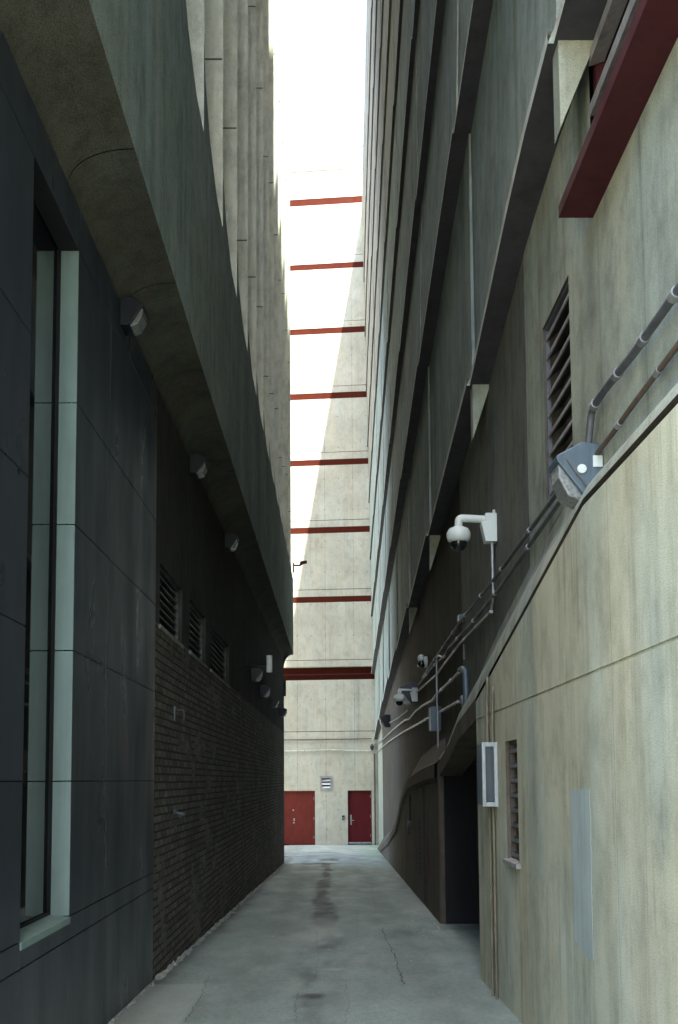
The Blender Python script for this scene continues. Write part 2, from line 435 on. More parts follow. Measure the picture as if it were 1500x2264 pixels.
# ================================================================== END BUILDING
def EY(X): return 38.2-.10*X
end = empty('parking_building', (0, EY(0), gz(38)), 'pale concrete parking structure closing the end of the alley, with red slots on every storey', 'building')
end['built_in_place'] = 1
def ep(px, py, off=0.0):
    p = at_y(px, py, lambda X: EY(X)-off); return p
def eface(mb, xa, xb, za, zb, off, thick):
    """slab following the rotated end wall, front face off metres proud, thick deep"""
    pts = [(xa, EY(xa)-off, za), (xb, EY(xb)-off, za), (xb, EY(xb)-off+thick, za), (xa, EY(xa)-off+thick, za)]
    mb.prism(pts, (0, 0, zb-za)); return mb
ztop = ep(720, 376).z
rows = [(425,437,452),(566,582,594.5),(711,724.5,737.5),(854,868,881.5),(1000,1015.5,1028.5),(1150,1165,1178.5),(1303,1318.5,1331.5),(1459,1474,1503)]
zr = [tuple(ep(730, v).z for v in r) for r in rows]
XA, XB = -9.0, 9.0
# wall between slots, as one mesh of storeys
mb = MB(); lo = gz(38)-.4
zz = [(ztop, None)]
bounds = []
prev = ztop
doorL = (ep(629,1868).x-.12, ep(697.5,1868).x); doorR = (ep(770,1864).x, ep(823,1864).x)
dz1 = ep(730,1748).z; dz0 = gz(38.1)+.0
vx = (ep(707.5,1733).x, ep(735.5,1733).x); vz = (ep(720,1748).z, ep(720,1716).z)
def storey(mb, z_hi, z_lo):
    eface(mb, XA, XB, z_lo, z_hi, 0, .5)
mbw = MB()
prev = ztop
for (j, a, c_) in zr:
    storey(mbw, prev, j+.012)             # face above the joint
    prev = c_
# lowest storey with door and vent openings, pieces butted
zj = [ep(730, 1617).z]
def piece(x0, x1, z0_, z1_): eface(mbw, x0, x1, z0_, z1_, 0, .5)
piece(XA, XB, zj[0]+.012, prev)
z2 = vz[1]
piece(XA, XB, z2, zj[0]-.012)
piece(XA, vx[0], dz1, z2); piece(vx[1], XB, dz1, z2); piece(vx[0], vx[1], dz1, vz[0])
piece(XA, doorL[0], lo, dz1); piece(doorL[1], doorR[0], lo, dz1); piece(doorR[1], XB, lo, dz1)
mbw.build('wall', M_end, end)
eface(MB(), XA, XB, lo, ztop-.05, -.52, 8).build('core', M_hole, end)
eface(MB(), XA, XB, zj[0]-.02, zj[0]+.02, -.03, .4).build('joint', M_hole, end)
for (j, a, c_) in zr:
    eface(MB(), XA, XB, a, j-.012, .004, .5).build('spandrel', M_end, end)
    eface(MB(), XA, XB, j-.014, j+.014, -.03, .4).build('joint', M_hole, end)
    eface(MB(), XA, XB, c_, a, -.004 if c_ != zr[-1][2] else -.28, .4).build('slot', M_slot, end)
eface(MB(), XA, XB, zr[-1][2]+.22, zr[-1][2]+.245, -.05, .04).build('rail', M_redst, end)
eface(MB(), XA, XB, ztop, ztop+.06, .04, .6).build('coping', M_lip, end)
def door(name, x0, x1, z0_, z1_, mat, label, hinge_right, hx, thresh=False):
    d = eface(MB(), x0+.04, x1-.04, z0_+.02, z1_-.04, -.07, .05).build(name, mat, end)
    d['label'] = label
    fr = MB()
    eface(fr, x0, x0+.04, z0_, z1_, -.01, .2); eface(fr, x1-.04, x1, z0_, z1_, -.01, .2); eface(fr, x0+.04, x1-.04, z1_-.04, z1_, -.01, .2)
    fr.build('door_frame', mat, d)
    k = MB(); hy = EY(hx)+.07
    if not thresh:
        k.lathe([(0,0),(.035,.0),(.035,.02),(.018,.03),(.018,.06),(.03,.07),(.03,.09),(0,.1)], (hx, hy, z0_+.88), (0,-1,0), 12)
        MB().lathe([(0,0),(.03,.0),(.03,.02),(0,.025)], (hx-.02, hy, z0_+1.38), (0,-1,0), 12).build('lock', M_galv, d)
        MB().box((hx-.01, hy-.015, z0_+.95), (hx+.04, hy, z0_+1.05)).build('latch_plate', M_galv, d)
    else:
        k.box((hx-.03, hy-.012, z0_+.72), (hx+.03, hy, z0_+1.12)); k.tube([(hx, hy-.01, z0_+.9), (hx, hy-.07, z0_+.9), (hx+.12, hy-.07, z0_+.9)], .012, 8)
        eface(MB(), x0+.03, x1-.03, z0_-.02, z0_+.035, .03, .09).build('threshold', M_galv, d)
    k.build('handle', M_galv, d)
    for zq in (.25, 1.0, 1.8):
        xh = x1-.045 if hinge_right else x0+.045
        MB().tube([(xh, EY(xh)+.062, z0_+zq), (xh, EY(xh)+.062, z0_+zq+.1)], .012, 6).build('hinge', M_galv, d)
door('door', doorL[0], doorL[1], dz0, dz1, M_red, 'wide faded red steel door', True, ep(650, 1812).x)
door('door', doorR[0], doorR[1], dz0+.07, dz1, M_red2, 'narrow deep red steel door', True, ep(776.5, 1812).x, True)
vt = MB()
fw = .085
x0, x1 = vx; z0_, z1_ = vz
eface(vt, x0, x1, z1_-fw, z1_, .03, .12); eface(vt, x0, x1, z0_, z0_+fw, .03, .12)
eface(vt, x0, x0+fw, z0_+fw, z1_-fw, .03, .12); eface(vt, x1-fw, x1, z0_+fw, z1_-fw, .03, .12)
vo = vt.build('vent', M_slat, end)
for k in range(3):
    zc_ = z0_+fw+(z1_-z0_-2*fw)*(k+.5)/3
    sl = MB(); xa, xb = x0+fw, x1-fw
    ya, yb = EY(xa)-.01, EY(xb)-.01
    sl.prism([(xa, ya, zc_-.055), (xa, ya+.02, zc_-.055), (xa, ya+.09, zc_+.03), (xa, ya+.07, zc_+.03)], (xb-xa, yb-ya, 0))
    sl.build('slat', M_white, vo)
eface(MB(), x0+.01, x1-.01, z0_+.01, z1_-.01, -.2, .1).build('backing', M_slot, vo)
# rooftop bits beyond the parapet
for (pxa, pxb, pyt, rp) in ((647, 655, 302, 2.5), (660, 669, 300, 2.5)):
    a = ep(pxa, pyt, -rp); c_ = ep(pxb, pyt, -rp)
    MB().box((a.x, a.y, ztop-.1), (c_.x, a.y+.25, a.z)).build('roof_post', M_end, end)
a = ep(789, 323, -1.5); c_ = ep(812, 322, -1.5)
MB().tube([(a.x, a.y, ztop-.1), (a.x, a.y, a.z), (c_.x, a.y, a.z), (c_.x, a.y, ztop-.1)], .035, 8).build('roof_rail', M_galv, end)

# pipes, keypad and camera on the end wall
def pipe(name, pts, r, mat, label, cat='conduit', bend=.06, clips=0, group=None, cm=None, wallx=None):
    o = MB().tube(pts, r, 10, bend).build(name, mat, None, smooth=True, base=Vector(pts[0]))
    tag(o, label, cat, group)
    if clips:
        P = [Vector(p) for p in pts]; L = [(b_-a_).length for a_, b_ in zip(P, P[1:])]; T_ = sum(L); n = int(T_/clips)
        for i in range(1, n+1):
            d = i*clips-.3*clips; j = 0
            while j < len(L)-1 and d > L[j]: d -= L[j]; j += 1
            t = (P[j+1]-P[j]).normalized(); q = P[j]+t*d
            kk = MB().tube([q-t*.022, q+t*.022], r*1.35, 10).build('clip', cm or M_galv, o, smooth=True); kk.matrix_parent_inverse = Matrix.Translation(-Vector(pts[0]))
    return o
pts = [ep(x, y, .05) for x, y in ((560,1636.5),(690,1635.5),(800,1633.5),(822,1633))]
pipe('conduit', pts, .022, M_brown, 'upper of the two thin conduits across the end wall, dark and straight', bend=0)
pts = [ep(x, y, .05) for x, y in ((560,1660),(660,1660),(725,1657.5),(770,1659),(822,1660))]
pipe('conduit', pts, .024, M_lip, 'lower of the two thin conduits across the end wall, pale and bowed', bend=.3, clips=3.0)
kp = ep(759.5, 1808, .06)
t = empty('keypad', kp, 'small black entry keypad on the pale wall beside the deep red door', 'keypad')
mb = MB().box((-.05,0,-.09), (.05,.06,.09)); mb.build('case', M_black, t, bevel=.008)
for i in range(3):
    for j in range(3): MB().box((-.03+.022*i,-.006,-.05+.022*j), (-.015+.022*i,-.0005,-.035+.022*j)).build('button', M_galv, t)

# ================================================================== RIGHT BUILDING (ramp garage)
def O(Y, Z): return 1.0+.02*Y-.0125*max(0, Z-3)
def XU(Y, Z=0):                          # wall between plinth and first slot
    return 1.32 if Y < 6.0 else 1.0+.02*Y+.20
XP = lambda Y: 1.1 if Y < 7.06 else 1.0+.02*Y
gar = empty('garage_building', (1.3, 8, gz(8)), 'tall board-marked concrete garage on the right with stacked sloping slots', 'building')
gar['built_in_place'] = 1
YB = [-4.5, .2, 4.4, 7.7, 11.9, 16.0, 20.1, 24.2, 28.3, 32.4, 38.05]
S1 = [(-5,3.7),(5.3,3.6),(7.7,3.28),(11.9,3.1),(16,2.92),(26.4,2.45),(31.3,2.1),(38.2,1.6)]
def lerp_tab(tab, y):
    if y <= tab[0][0]: return tab[0][1]
    for (a, va), (c_, vc) in zip(tab, tab[1:]):
        if y <= c_: return va+(vc-va)*(y-a)/(c_-a)
    return tab[-1][1]
NS = 9
def HS(k, Y):
    if k == 0: return lerp_tab(S1, Y)
    return 5.5+2.23*(k-1)-(.045*(1-k/12))*(Y-7.7)
DO = [.075, -.01, .02]+[.02]*8
PK = [.2, .13, .07, .05, .04, .035, .03, .03, .03, .03]
ROOF = 23.55
def top_of(k, Y): return HS(k+1, Y) if k < NS-1 else ROOF
for k in range(NS):
    band = MB(); lip = MB(); sof = MB()
    for i in range(len(YB)-1):
        ya, yb = YB[i], YB[i+1]
        if k == NS-1 and False: continue
        rows_f, rows_l = [], []
        n = 5
        for j in range(n+1):
            y = ya+(yb-ya)*j/n; h = HS(k, y); ht = top_of(k, y)
            off = (.03 if k == 0 else .014)*(1-j/n)
            xo = O(y, h)+DO[k]-off; pt = PK[k+1]+DO[k+1] if k < NS-1 else 0
            wob = .004*noise.noise((y, k*3, 0))
            rows_f.append([(xo+.02+wob, y, h+.112), (xo+.02+wob, y, h+.12), (O(y, ht)-off*.6+pt, y, ht+.02)])
            pk = PK[k]*(1 if k or y < 8 else .85)
            lp = .028 if k == 0 else .014 if k < 3 else .008; lh = .062 if k == 0 else .05
            rows_l.append([(O(y, h)+max(pk, .03)+.25, y, h), (xo-lp, y, h), (xo-lp, y, h+lh), (xo+.02+wob, y, h+lh+.004), (xo+.02+wob, y, h+.112)])
        band.loft(rows_f); lip.loft([r[1:] for r in rows_l])
        # soffit belongs to the band
        sof.loft([[r[0], r[1]] for r in rows_l])
        # returns between bays
        for rf, rl in ((rows_f[0], rows_l[0]), (rows_f[-1], rows_l[-1])):
            y = rf[0][1]
            band.face([rl[1], (rl[1][0]+.12, y, rl[1][2]), (rf[2][0]+.12, y, rf[2][2]), rf[2], rf[0]])
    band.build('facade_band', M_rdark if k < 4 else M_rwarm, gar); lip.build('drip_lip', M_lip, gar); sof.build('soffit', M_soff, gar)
# the solid behind the bands (keeps light out), and the taller part near the viewer
mb = MB()
mb.prism([(1.62,-4.4,gz(-4)-.2), (1.62,7.0,-1.8), (1.62,7.0,ROOF-.02), (1.62,-4.4,ROOF-.02)], (16,0,0))
mb.prism([(3.4,7.0,-3), (3.4,10.3,-3), (3.4,10.3,3.0), (3.4,7.0,3.0)], (14,0,0))
mb.build('core', M_hole, gar)
mb = MB(); pr = [(YB[i], ) for i in range(len(YB))]
poly = [(XU(y)+.28, y, 0) for y in (7.0, 10.3, 38.1)]
mb.prism([(1.62,7.0,2.6), (1.62,10.3,2.6), (2.24,38.05,2.6), (17,38.05,2.6), (17,7.0,2.6)], (0,0,ROOF-2.62))
mb.prism([(1.62,10.35,-3.5), (2.24,38.05,-3.5), (17,38.05,-3.5), (17,10.35,-3.5)], (0,0,6.08))
mb.build('core', M_hole, gar)
# roof slabs
MB().prism([(O(-4.5,ROOF)-.0, -4.5, ROOF), (O(38,ROOF), 38.0, ROOF), (17, 38.0, ROOF), (17, -4.5, ROOF)], (0,0,.1)).build('roof', M_lip, gar)
MB().box((1.0,-4.5,ROOF+.1), (17, 9.25, 30.5)).build('tower', M_rdark, gar)
# gusset brackets under the first slot
for yk in (4.4, 7.7, 11.9, 16.0):
    h = HS(0, yk); xw = XU(yk); xo = O(yk, h)+DO[0]
    MB().prism([(xo-.01, yk-.02, h+.01), (xw+.0, yk-.02, h+.01), (xw-.0, yk-.02, h-.03), (xo-.01, yk-.02, h-.45)], (0, .12, 0)).build('bracket', M_right, gar)
# vertical joints of the upper bands are given by the bay returns
# plinth top line
TP = [(-4.5,1.2),(4.0,1.2),(5.66,.876),(7.06,.606),(8.5,.50),(10.1,.21),(12.5,.155),(15.5,.03),(17.07,-.2),(19.6,-.88),(24,-1.45),(29.8,-2.05),(33,-2.35)]
def T(y): return lerp_tab(TP, y)
# upper wall (between the splay and the first slot) with the tall louvre opening
LA, LB = at_x(1203.5, 900, lambda Y,Z: 1.32).y, at_x(1262, 800, lambda Y,Z: 1.32).y   # far, near edges
LY0, LY1 = min(LA, LB), max(LA, LB)
LZ1 = at_x(1258.5, 604, lambda Y,Z: 1.32).z; LZ0 = 1.66
RZ = 2.76; RYE = at_x(1312, 498, lambda Y,Z: 1.32).y      # red frame: sill height and far end
STT = [(4,1.5),(5.33,1.5),(5.86,1.416),(7.5,1.16),(8.5,.95),(10.1,.52),(12.5,.47)]
def splay_top(y): return lerp_tab(STT, y) if y < 12.5 else T(y)+.32
mb = MB()
def strip(y0, y1, zlo, zhi, n=4):
    rows_ = []
    for j in range(n+1):
        y = y0+(y1-y0)*j/n
        a = zlo(y) if callable(zlo) else zlo; c_ = zhi(y) if callable(zhi) else zhi
        rows_.append([(XU(y), y, a), (XU(y), y, c_)])
    mb.loft(rows_)
hs = lambda y: HS(0, y)+.03
strip(-4.5, 1.0, splay_top, hs); 
strip(1.0, RYE, splay_top, RZ+.05)
strip(RYE, LY0, splay_top, hs); strip(LY0, LY1, splay_top, LZ0); strip(LY0, LY1, LZ1, hs)
strip(LY1, 5.999, splay_top, hs); strip(5.999, 6.1, splay_top, hs, 1)
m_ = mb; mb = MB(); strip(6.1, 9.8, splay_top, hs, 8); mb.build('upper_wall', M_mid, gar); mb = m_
q_ = MB(); _m = mb; mb = q_; strip(33, 38.05, lambda y: gz(y)-.1, hs); q_.build('corner_wall', M_right, gar); mb = _m  # last strip paler: light from the sunlit end put into its colour
# reveal of the louvre opening
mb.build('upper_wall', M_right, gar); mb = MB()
for q in ([(1.32,LY0,LZ0),(1.32,LY0,LZ1),(1.5,LY0,LZ1),(1.5,LY0,LZ0)], [(1.32,LY1,LZ0),(1.32,LY1,LZ1),(1.5,LY1,LZ1),(1.5,LY1,LZ0)],
          [(1.32,LY0,LZ1),(1.32,LY1,LZ1),(1.5,LY1,LZ1),(1.5,LY0,LZ1)], [(1.32,LY0,LZ0),(1.32,LY1,LZ0),(1.5,LY1,LZ0),(1.5,LY0,LZ0)]): mb.face(q)
mb.build('louvre_reveal', M_gap, gar)
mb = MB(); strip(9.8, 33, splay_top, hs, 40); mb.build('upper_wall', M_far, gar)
# louvre blades
lv = MB()
fr_ = .02
lv.box((1.335,LY0,LZ0), (1.36,LY0+fr_,LZ1)); lv.box((1.335,LY1-fr_,LZ0), (1.36,LY1,LZ1))
lv.box((1.335,LY0+fr_,LZ1-.02), (1.36,LY1-fr_,LZ1))
lvo = lv.build('louvre', M_gdark, gar); lvo['label'] = 'tall dark louvre high on the near wall'
nb = 9
for k in range(nb):
    z = LZ0+.05+(LZ1-LZ0-.12)*k/(nb-1)
    MB().prism([(1.345,LY0+fr_,z-.012), (1.345,LY0+fr_,z+.002), (1.43,LY0+fr_,z+.075), (1.43,LY0+fr_,z+.061)], (0,LY1-LY0-2*fr_,0)).build('blade', M_gap, lvo)
    MB().box((1.336,LY0+fr_,z-.014), (1.3445,LY1-fr_,z+.006)).build('blade_edge', M_slat, lvo)
MB().box((1.50,LY0-.02,LZ0-.02), (1.56,LY1+.02,LZ1+.02)).build('backing', M_hole, lvo)
# plinth and splay, with the opening between 7.06 and 10.1
OY0, OY1 = 7.06, at_x(972, 1900, lambda Y,Z: 1.0+.02*Y).y
WY0, WY1 = at_x(1146, 1770, lambda Y,Z: 1.1).y, at_x(1120, 1770, lambda Y,Z: 1.1).y
WY0, WY1 = min(WY0,WY1), max(WY0,WY1)
WZ1 = at_x(1135, 1636, lambda Y,Z: 1.1).z; WZ0 = at_x(1133, 1902, lambda Y,Z: 1.1).z
mb = MB()
JZ = .441
def pstrip(y0, y1, zlo, zhi, n=4):
    rows_ = []
    for j in range(n+1):
        y = y0+(y1-y0)*j/n
        a = zlo(y) if callable(zlo) else zlo; c_ = zhi(y) if callable(zhi) else zhi
        rows_.append([(XP(y), y, a), (XP(y), y, c_)])
    mb.loft(rows_)
gb = lambda y: gz(y)-.08
tt = lambda y: T(y)-.03
def split(y0, y1, n):
    pstrip(y0, y1, gb, JZ-.006, n); pstrip(y0, y1, JZ+.006, tt, n)
split(-4.5, 4.0, 4); split(4.0, WY0, 4)
pstrip(WY0, WY1, gb, WZ0, 2); pstrip(WY0, WY1, WZ1, JZ-.006, 2); pstrip(WY0, WY1, JZ+.006, tt, 2)
split(WY1, 7.0599, 4)
# joint groove back
mb.loft([[(1.1,y,JZ-.006),(1.108,y,JZ-.006),(1.108,y,JZ+.006),(1.1,y,JZ+.006)] for y in (-4.5, 7.0599)])
# window reveal
plm = mb; mb = MB()
for q in ([(1.1,WY0,WZ0),(1.1,WY0,WZ1),(1.3,WY0,WZ1),(1.3,WY0,WZ0)], [(1.1,WY1,WZ0),(1.1,WY1,WZ1),(1.3,WY1,WZ1),(1.3,WY1,WZ0)],
          [(1.1,WY0,WZ1),(1.1,WY1,WZ1),(1.3,WY1,WZ1),(1.3,WY0,WZ1)], [(1.1,WY0,WZ0),(1.1,WY1,WZ0),(1.3,WY1,WZ0),(1.3,WY0,WZ0)]): mb.face(q)
mb.build('window_reveal', M_plinth, gar); mb = plm
# end face of the near plinth at the opening
mb.face([(1.1,7.06,gb(7.06)), (3.4,7.06,gb(7.06)), (3.4,7.06,.1), (1.1,7.06,tt(7.06))])
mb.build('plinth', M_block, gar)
# groove line above plinth and the splay
mb = MB(); ysn = [-4.5,0,2,4.0,4.8,5.66,6.4,7.06,7.8,8.5,9.3,OY1]
rows_ = []
for y in [v for a_, c_ in zip(ysn, ysn[1:]) for v in (a_, (a_+c_)/2)]+[ysn[-1]]:
    xa = XP(y) if y < 7.0 else 1.1+(y-7.06)*.035; xb = XU(y); za, zb = T(y), splay_top(y)
    rows_.append([(xa+(xb-xa)*(u*u*(3-2*u)), y, za+(zb-za)*u) for u in [i_/10 for i_ in range(11)]])
mb.loft(rows_)
mb.build('splay', M_right, gar, smooth=True)
mb = MB(); mb.loft([[(XP(y), y, T(y)-.03), (XP(y)+.035, y, T(y)-.03), (XP(y)+.035, y, T(y)), (XP(y), y, T(y))] for y in (-4.5,2,4.0,5.66,7.06)])
mb.build('groove', M_gap, gar)
# beam over the opening + opening interior
mb = MB()
yb_ = [7.06, 7.8, 8.5, 9.3, OY1]
def bx(y): return 1.1+(y-7.06)*.035
rows_ = [[(bx(y)+.25, y, T(y)-.16), (bx(y), y, T(y)-.16), (bx(y), y, T(y)), (bx(y)+.02, y, T(y))] for y in yb_]
mb.loft(rows_); mb.build('beam', M_plinth, gar)
mb = MB()
mb.box((1.30, 7.07, T(8.6)-.14), (3.4, OY1, .50)); mb.build('recess_ceiling', M_hole, gar)
mb = MB(); mb.box((1.22, OY1-.10, .16), (3.3, OY1-.02, .215)); mb.build('lintel', M_gap, gar)
jm = MB()
jm.loft([[(XP(OY1)+.06*(1-math.cos(a)), OY1+.06*(1-math.sin(a)), z) for z in (gb(OY1), T(OY1)-.02)] for a in [i*math.pi/2/6 for i in range(7)]][::-1])
jf = MB(); jf.face([(XP(OY1)+.06, OY1, gb(OY1)), (3.4, OY1, gb(OY1)), (3.4, OY1, T(OY1)), (XP(OY1)+.06, OY1, T(OY1))]); jf.build('recess_wall', M_hole, gar)  # near-black colour carries the shade of the deep opening
# far plinth: wall with moulding
mb = jm
ysn = [OY1+.06, 11, 12.5, 14, 15.5, 16.3, 17.07, 18, 19.6, 21.5, 24, 27, 29.8, 33]
mb.loft([[(XP(y), y, gb(y)), (XP(y), y, max(T(y), gb(y)+.05)), (XU(y)+.01, y, max(T(y), gb(y)+.05)+.36)] for y in ysn])
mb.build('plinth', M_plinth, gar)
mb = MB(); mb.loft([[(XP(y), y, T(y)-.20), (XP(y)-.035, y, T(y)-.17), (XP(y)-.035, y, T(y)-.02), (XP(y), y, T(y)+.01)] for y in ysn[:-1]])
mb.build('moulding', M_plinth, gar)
mb = MB(); mb.loft([[(XP(y)-.002, y, T(y)-.235), (XP(y)-.002, y, T(y)-.20)] for y in ysn[:7]])
mb.build('groove', M_dj, gar)
# low louvre window in the near plinth
lw = MB()
lw.box((1.125,WY0,WZ0), (1.155,WY0+.025,WZ1)); lw.box((1.125,WY1-.025,WZ0), (1.155,WY1,WZ1)); lw.box((1.125,WY0+.025,WZ1-.02), (1.155,WY1-.025,WZ1))
lwo = lw.build('louvre', M_brown, gar); lwo['label'] = 'low dark louvre window of eight blades'
for k in range(8):
    MB().box((1.122,WY0+.025,WZ0+.028+(WZ1-WZ0-.07)*k/7.2-.012), (1.1295,WY1-.025,WZ0+.028+(WZ1-WZ0-.07)*k/7.2+.010)).build('blade_edge', M_bladeR, lwo)
    z = WZ0+.03+(WZ1-WZ0-.07)*k/7.2
    MB().prism([(1.13,WY0+.025,z-.01), (1.13,WY0+.025,z+.006), (1.21,WY0+.025,z+.05), (1.21,WY0+.025,z+.034)], (0,WY1-WY0-.05,0)).build('blade', M_gap, lwo)
MB().box((1.27,WY0-.01,WZ0-.01), (1.33,WY1+.01,WZ1+.01)).build('backing', M_hole, lwo)
MB().prism([(1.075,WY0-.03,WZ0-.03), (1.075,WY0-.03,WZ0-.005), (1.2,WY0-.03,WZ0+.02), (1.2,WY0-.03,WZ0-.03)], (0,WY1-WY0+.06,0)).build('sill', M_sill, lwo)
# over-painted patch
pa, pb = at_x(1266, 1900, lambda Y,Z: 1.1), at_x(1309, 1900, lambda Y,Z: 1.1)
zt, zb2 = at_x(1288, 1747, lambda Y,Z: 1.1).z, at_x(1290, 2098, lambda Y,Z: 1.1).z
MB().face([(1.097,pa.y,zt), (1.097,pb.y,zt+.01), (1.097,pb.y,zb2-.02), (1.097,(pa.y*.4+pb.y*.6),zb2-.035), (1.097,pa.y,zb2+.03)]) if False else None
mb = MB(); mb.prism([(1.0975,pa.y,zt), (1.0975,pb.y,zt+.008), (1.0975,pb.y+.01,zb2-.02), (1.0975,pa.y*.4+pb.y*.6,zb2-.03), (1.0975,pa.y-.005,zb2+.02)], (.0015,0,0))
mb.build('paint_patch', M_patch, gar)
# red steel window surround high on the near wall
sg = MB()
xo_ = at_x(1240, 500, lambda Y,Z: 1.15)
sg.box((1.15, .9, RZ), (1.50, RYE, RZ+.06))
ro = sg.build('red_frame', M_redst, gar); ro['label'] = 'dark red projecting steel sill and surround'
MB().box((1.34, RYE-.05, RZ+.06), (1.6, RYE-.005, HS(0,4)+.2)).build('jamb', M_redst, ro)
for k, zz_ in enumerate((RZ+.22, RZ+.48, RZ+.74, RZ+1.0)):
    MB().prism([(1.30,1.0,zz_), (1.30,1.0,zz_+.06), (1.38,1.0,zz_+.10), (1.38,1.0,zz_+.03)], (0,RYE-1.06,0)).build('slat', M_slat, ro)
MB().box((1.44,.95,RZ+.06), (1.46,RYE-.01,HS(0,4)+.3)).build('backing', M_hole, ro)
# service door and small grilles in the far plinth
def pp(px, py, off=.0): return at_x(px, py, lambda Y,Z: 1.0+.02*Y-off)
dA, dB = pp(941, 1900).y, pp(906, 1850).y
do = MB(); y0, y1 = min(dA,dB), max(dA,dB)
zt_ = T((y0+y1)/2)-.26
rows_ = [[(XP(y)-.006, y, gz(y)+.03), (XP(y)-.006, y, T(y)-.27)] for y in (y0+.25, y1)]
do.loft(rows_)
do.loft([[(XP(y)-.006, y, T(y)-.27), (XP(y)+.0, y, T(y)-.27)] for y in (y0+.25, y1)])
doo = do.build('service_door', M_plinth, gar)
MB().prism([(XP(y0)-.003,y0,gz(y0)+.05),(XP(y0)-.003,y0+.24,gz(y0)+.05),(XP(y0)-.003,y0+.24,T(y0)-.25),(XP(y0)-.003,y0,T(y0)-.25)],(.002,0,0)).build('door_gap', M_dj, doo)
mb = MB()
ga, gc = pp(929, 1810), pp(932, 1935)
for k in range(11):
    z = gc.z+(ga.z-gc.z)*k/11
    mb.box((XP(ga.y)-.012, ga.y-.14, z), (XP(ga.y)-.004, ga.y+.12, z+.035))
mb.build('grille', M_dj, doo)
mb = MB(); q = pp(911.5, 1822)
mb.box((XP(q.y)-.07,q.y-.05,q.z-.05),(XP(q.y)-.002,q.y+.05,q.z+.05)); mb.tube([(XP(q.y)-.05,q.y,q.z),(XP(q.y)-.05,q.y,q.z-.16)], .014, 8)
mb.build('lock', M_black, doo, bevel=.008)
mb = MB(); mb.tube([(XP(q.y)-.03,q.y,q.z+.05),(XP(q.y)-.03,q.y,pp(911,1757).z)], .012, 8); mb.build('rod', M_dj, doo)
mb = MB(); a, c_ = pp(946, 1856), pp(950, 1955); mb.box((XP(a.y)-.02,a.y-.05,c_.z),(XP(a.y)-.003,a.y+.0,a.z)); mb.build('bar', M_redst, doo)

# ---------------------------------------------------------------- fixtures on the right wall
def onU(px, py, off=.04): return at_x(px, py, lambda Y,Z: XU(Y)-off)
def onUs(pts, off=.04): return [onU(x, y, off) for x, y in pts]
GC = 'conduits running along the garage wall'
pipe('conduit', onUs([(1236,1085),(1170,1175),(1092,1282),(1024,1366),(965,1452),(934,1498)]), .014, M_gdark, 'topmost weathered conduit running from the big flood light back to the second camera', clips=1.1, cm=M_galv, group=GC, bend=.02)
pipe('conduit', onUs([(1240,1106),(1104,1302),(1045,1375),(992,1433),(985,1450),(958,1472),(925,1515)]), .014, M_gdark, 'weathered conduit just below the topmost one, with an offset kink near its far end', clips=1.3, group=GC, bend=.02)
pipe('conduit', onUs([(1088,1192),(1091,1320),(1086,1352),(1018,1422),(965,1492),(922,1530)]), .012, M_galv, 'thin conduit dropping from the large dome camera and turning back along the wall', clips=.9, group=GC, bend=.06)
pipe('conduit', onUs([(1026,1425),(1027,1458)]), .010, M_gdark, 'short thin conduit drop above the blue-grey pull box', group=GC)
pipe('conduit', onUs([(1016,1486),(990,1512),(966,1534),(958,1548),(948,1553),(935,1560),(920,1572),(905,1590),(896,1592),(886,1600),(868,1615),(848,1634),(834,1644)]), .016, M_galv, 'wavy galvanised conduit with bends between the pull box and the far corner', clips=1.1, group=GC, bend=.15)
pipe('conduit', onUs([(1014,1551),(973,1574)]), .014, M_galv, 'short galvanised conduit between the pull box and the junction box', clips=.6, group=GC)
pipe('conduit', onUs([(948,1587),(925,1601),(893,1618),(860,1640),(827,1668)]), .017, M_galv, 'lowest galvanised conduit, studded with pale couplings, running to the far corner', clips=.8, cm=M_white, group=GC, bend=0)
pipe('conduit', onUs([(977,1452),(969,1449),(965.5,1456),(966,1520),(968,1600),(969,1668)], .06), .012, M_galv, 'thin vertical conduit with a hooked top crossing in front of the junction box', group=GC, bend=.04)
pipe('conduit', onUs([(903,1570),(880,1588),(862,1598)], .08), .012, M_gdark, 'thin dark conduit between the second camera and a small flood light', group=GC)
pipe('conduit', onUs([(846,1604),(838,1625),(828,1642)], .05), .012, M_gdark, 'last short dark conduit before the far corner', group=GC)
# near heavy conduits
pipe('conduit', onUs([(1300,998),(1304,950),(1309,905),(1334,866),(1400,783),(1500,641),(1545,577)], .05), .018, M_gdark, 'thick grey conduit climbing from the big flood light to the upper right', clips=.35, cm=M_galv, group=GC, bend=.05)
pipe('conduit', onUs([(1320,1003),(1352,962),(1400,895),(1500,762),(1540,707)], .03), .012, M_brown, 'brown conduit running below the thick grey one at the upper right', clips=.5, cm=M_galv, group=GC, bend=0)
def onP(px, py, off=.02): return at_x(px, py, lambda Y,Z: 1.1-off)
pipe('pipe', [onP(1080,1492,-.05), onP(1078,1500), onP(1077,1560), onP(1078,1642)], .011, M_ochre, 'left ochre pipe dropping into the top of the wall vent box', 'pipe', group='ochre pipes at the vent box', bend=.03)
pipe('pipe', [onP(1091,1510,-.02), onP(1089,1530), onP(1089,1642)], .009, M_ochre, 'right ochre pipe dropping into the top of the wall vent box', 'pipe', group='ochre pipes at the vent box', bend=.03)
a = onP(1083,1784); pipe('pipe', [a, Vector((a.x, a.y, gz(a.y)-.02))], .010, M_ochre, 'left ochre pipe from the vent box down to the ground', 'pipe', group='ochre pipes at the vent box')
a = onP(1091,1784); pipe('pipe', [a, Vector((a.x, a.y, gz(a.y)-.02))], .008, M_ochre, 'right ochre pipe from the vent box down to the ground', 'pipe', group='ochre pipes at the vent box')
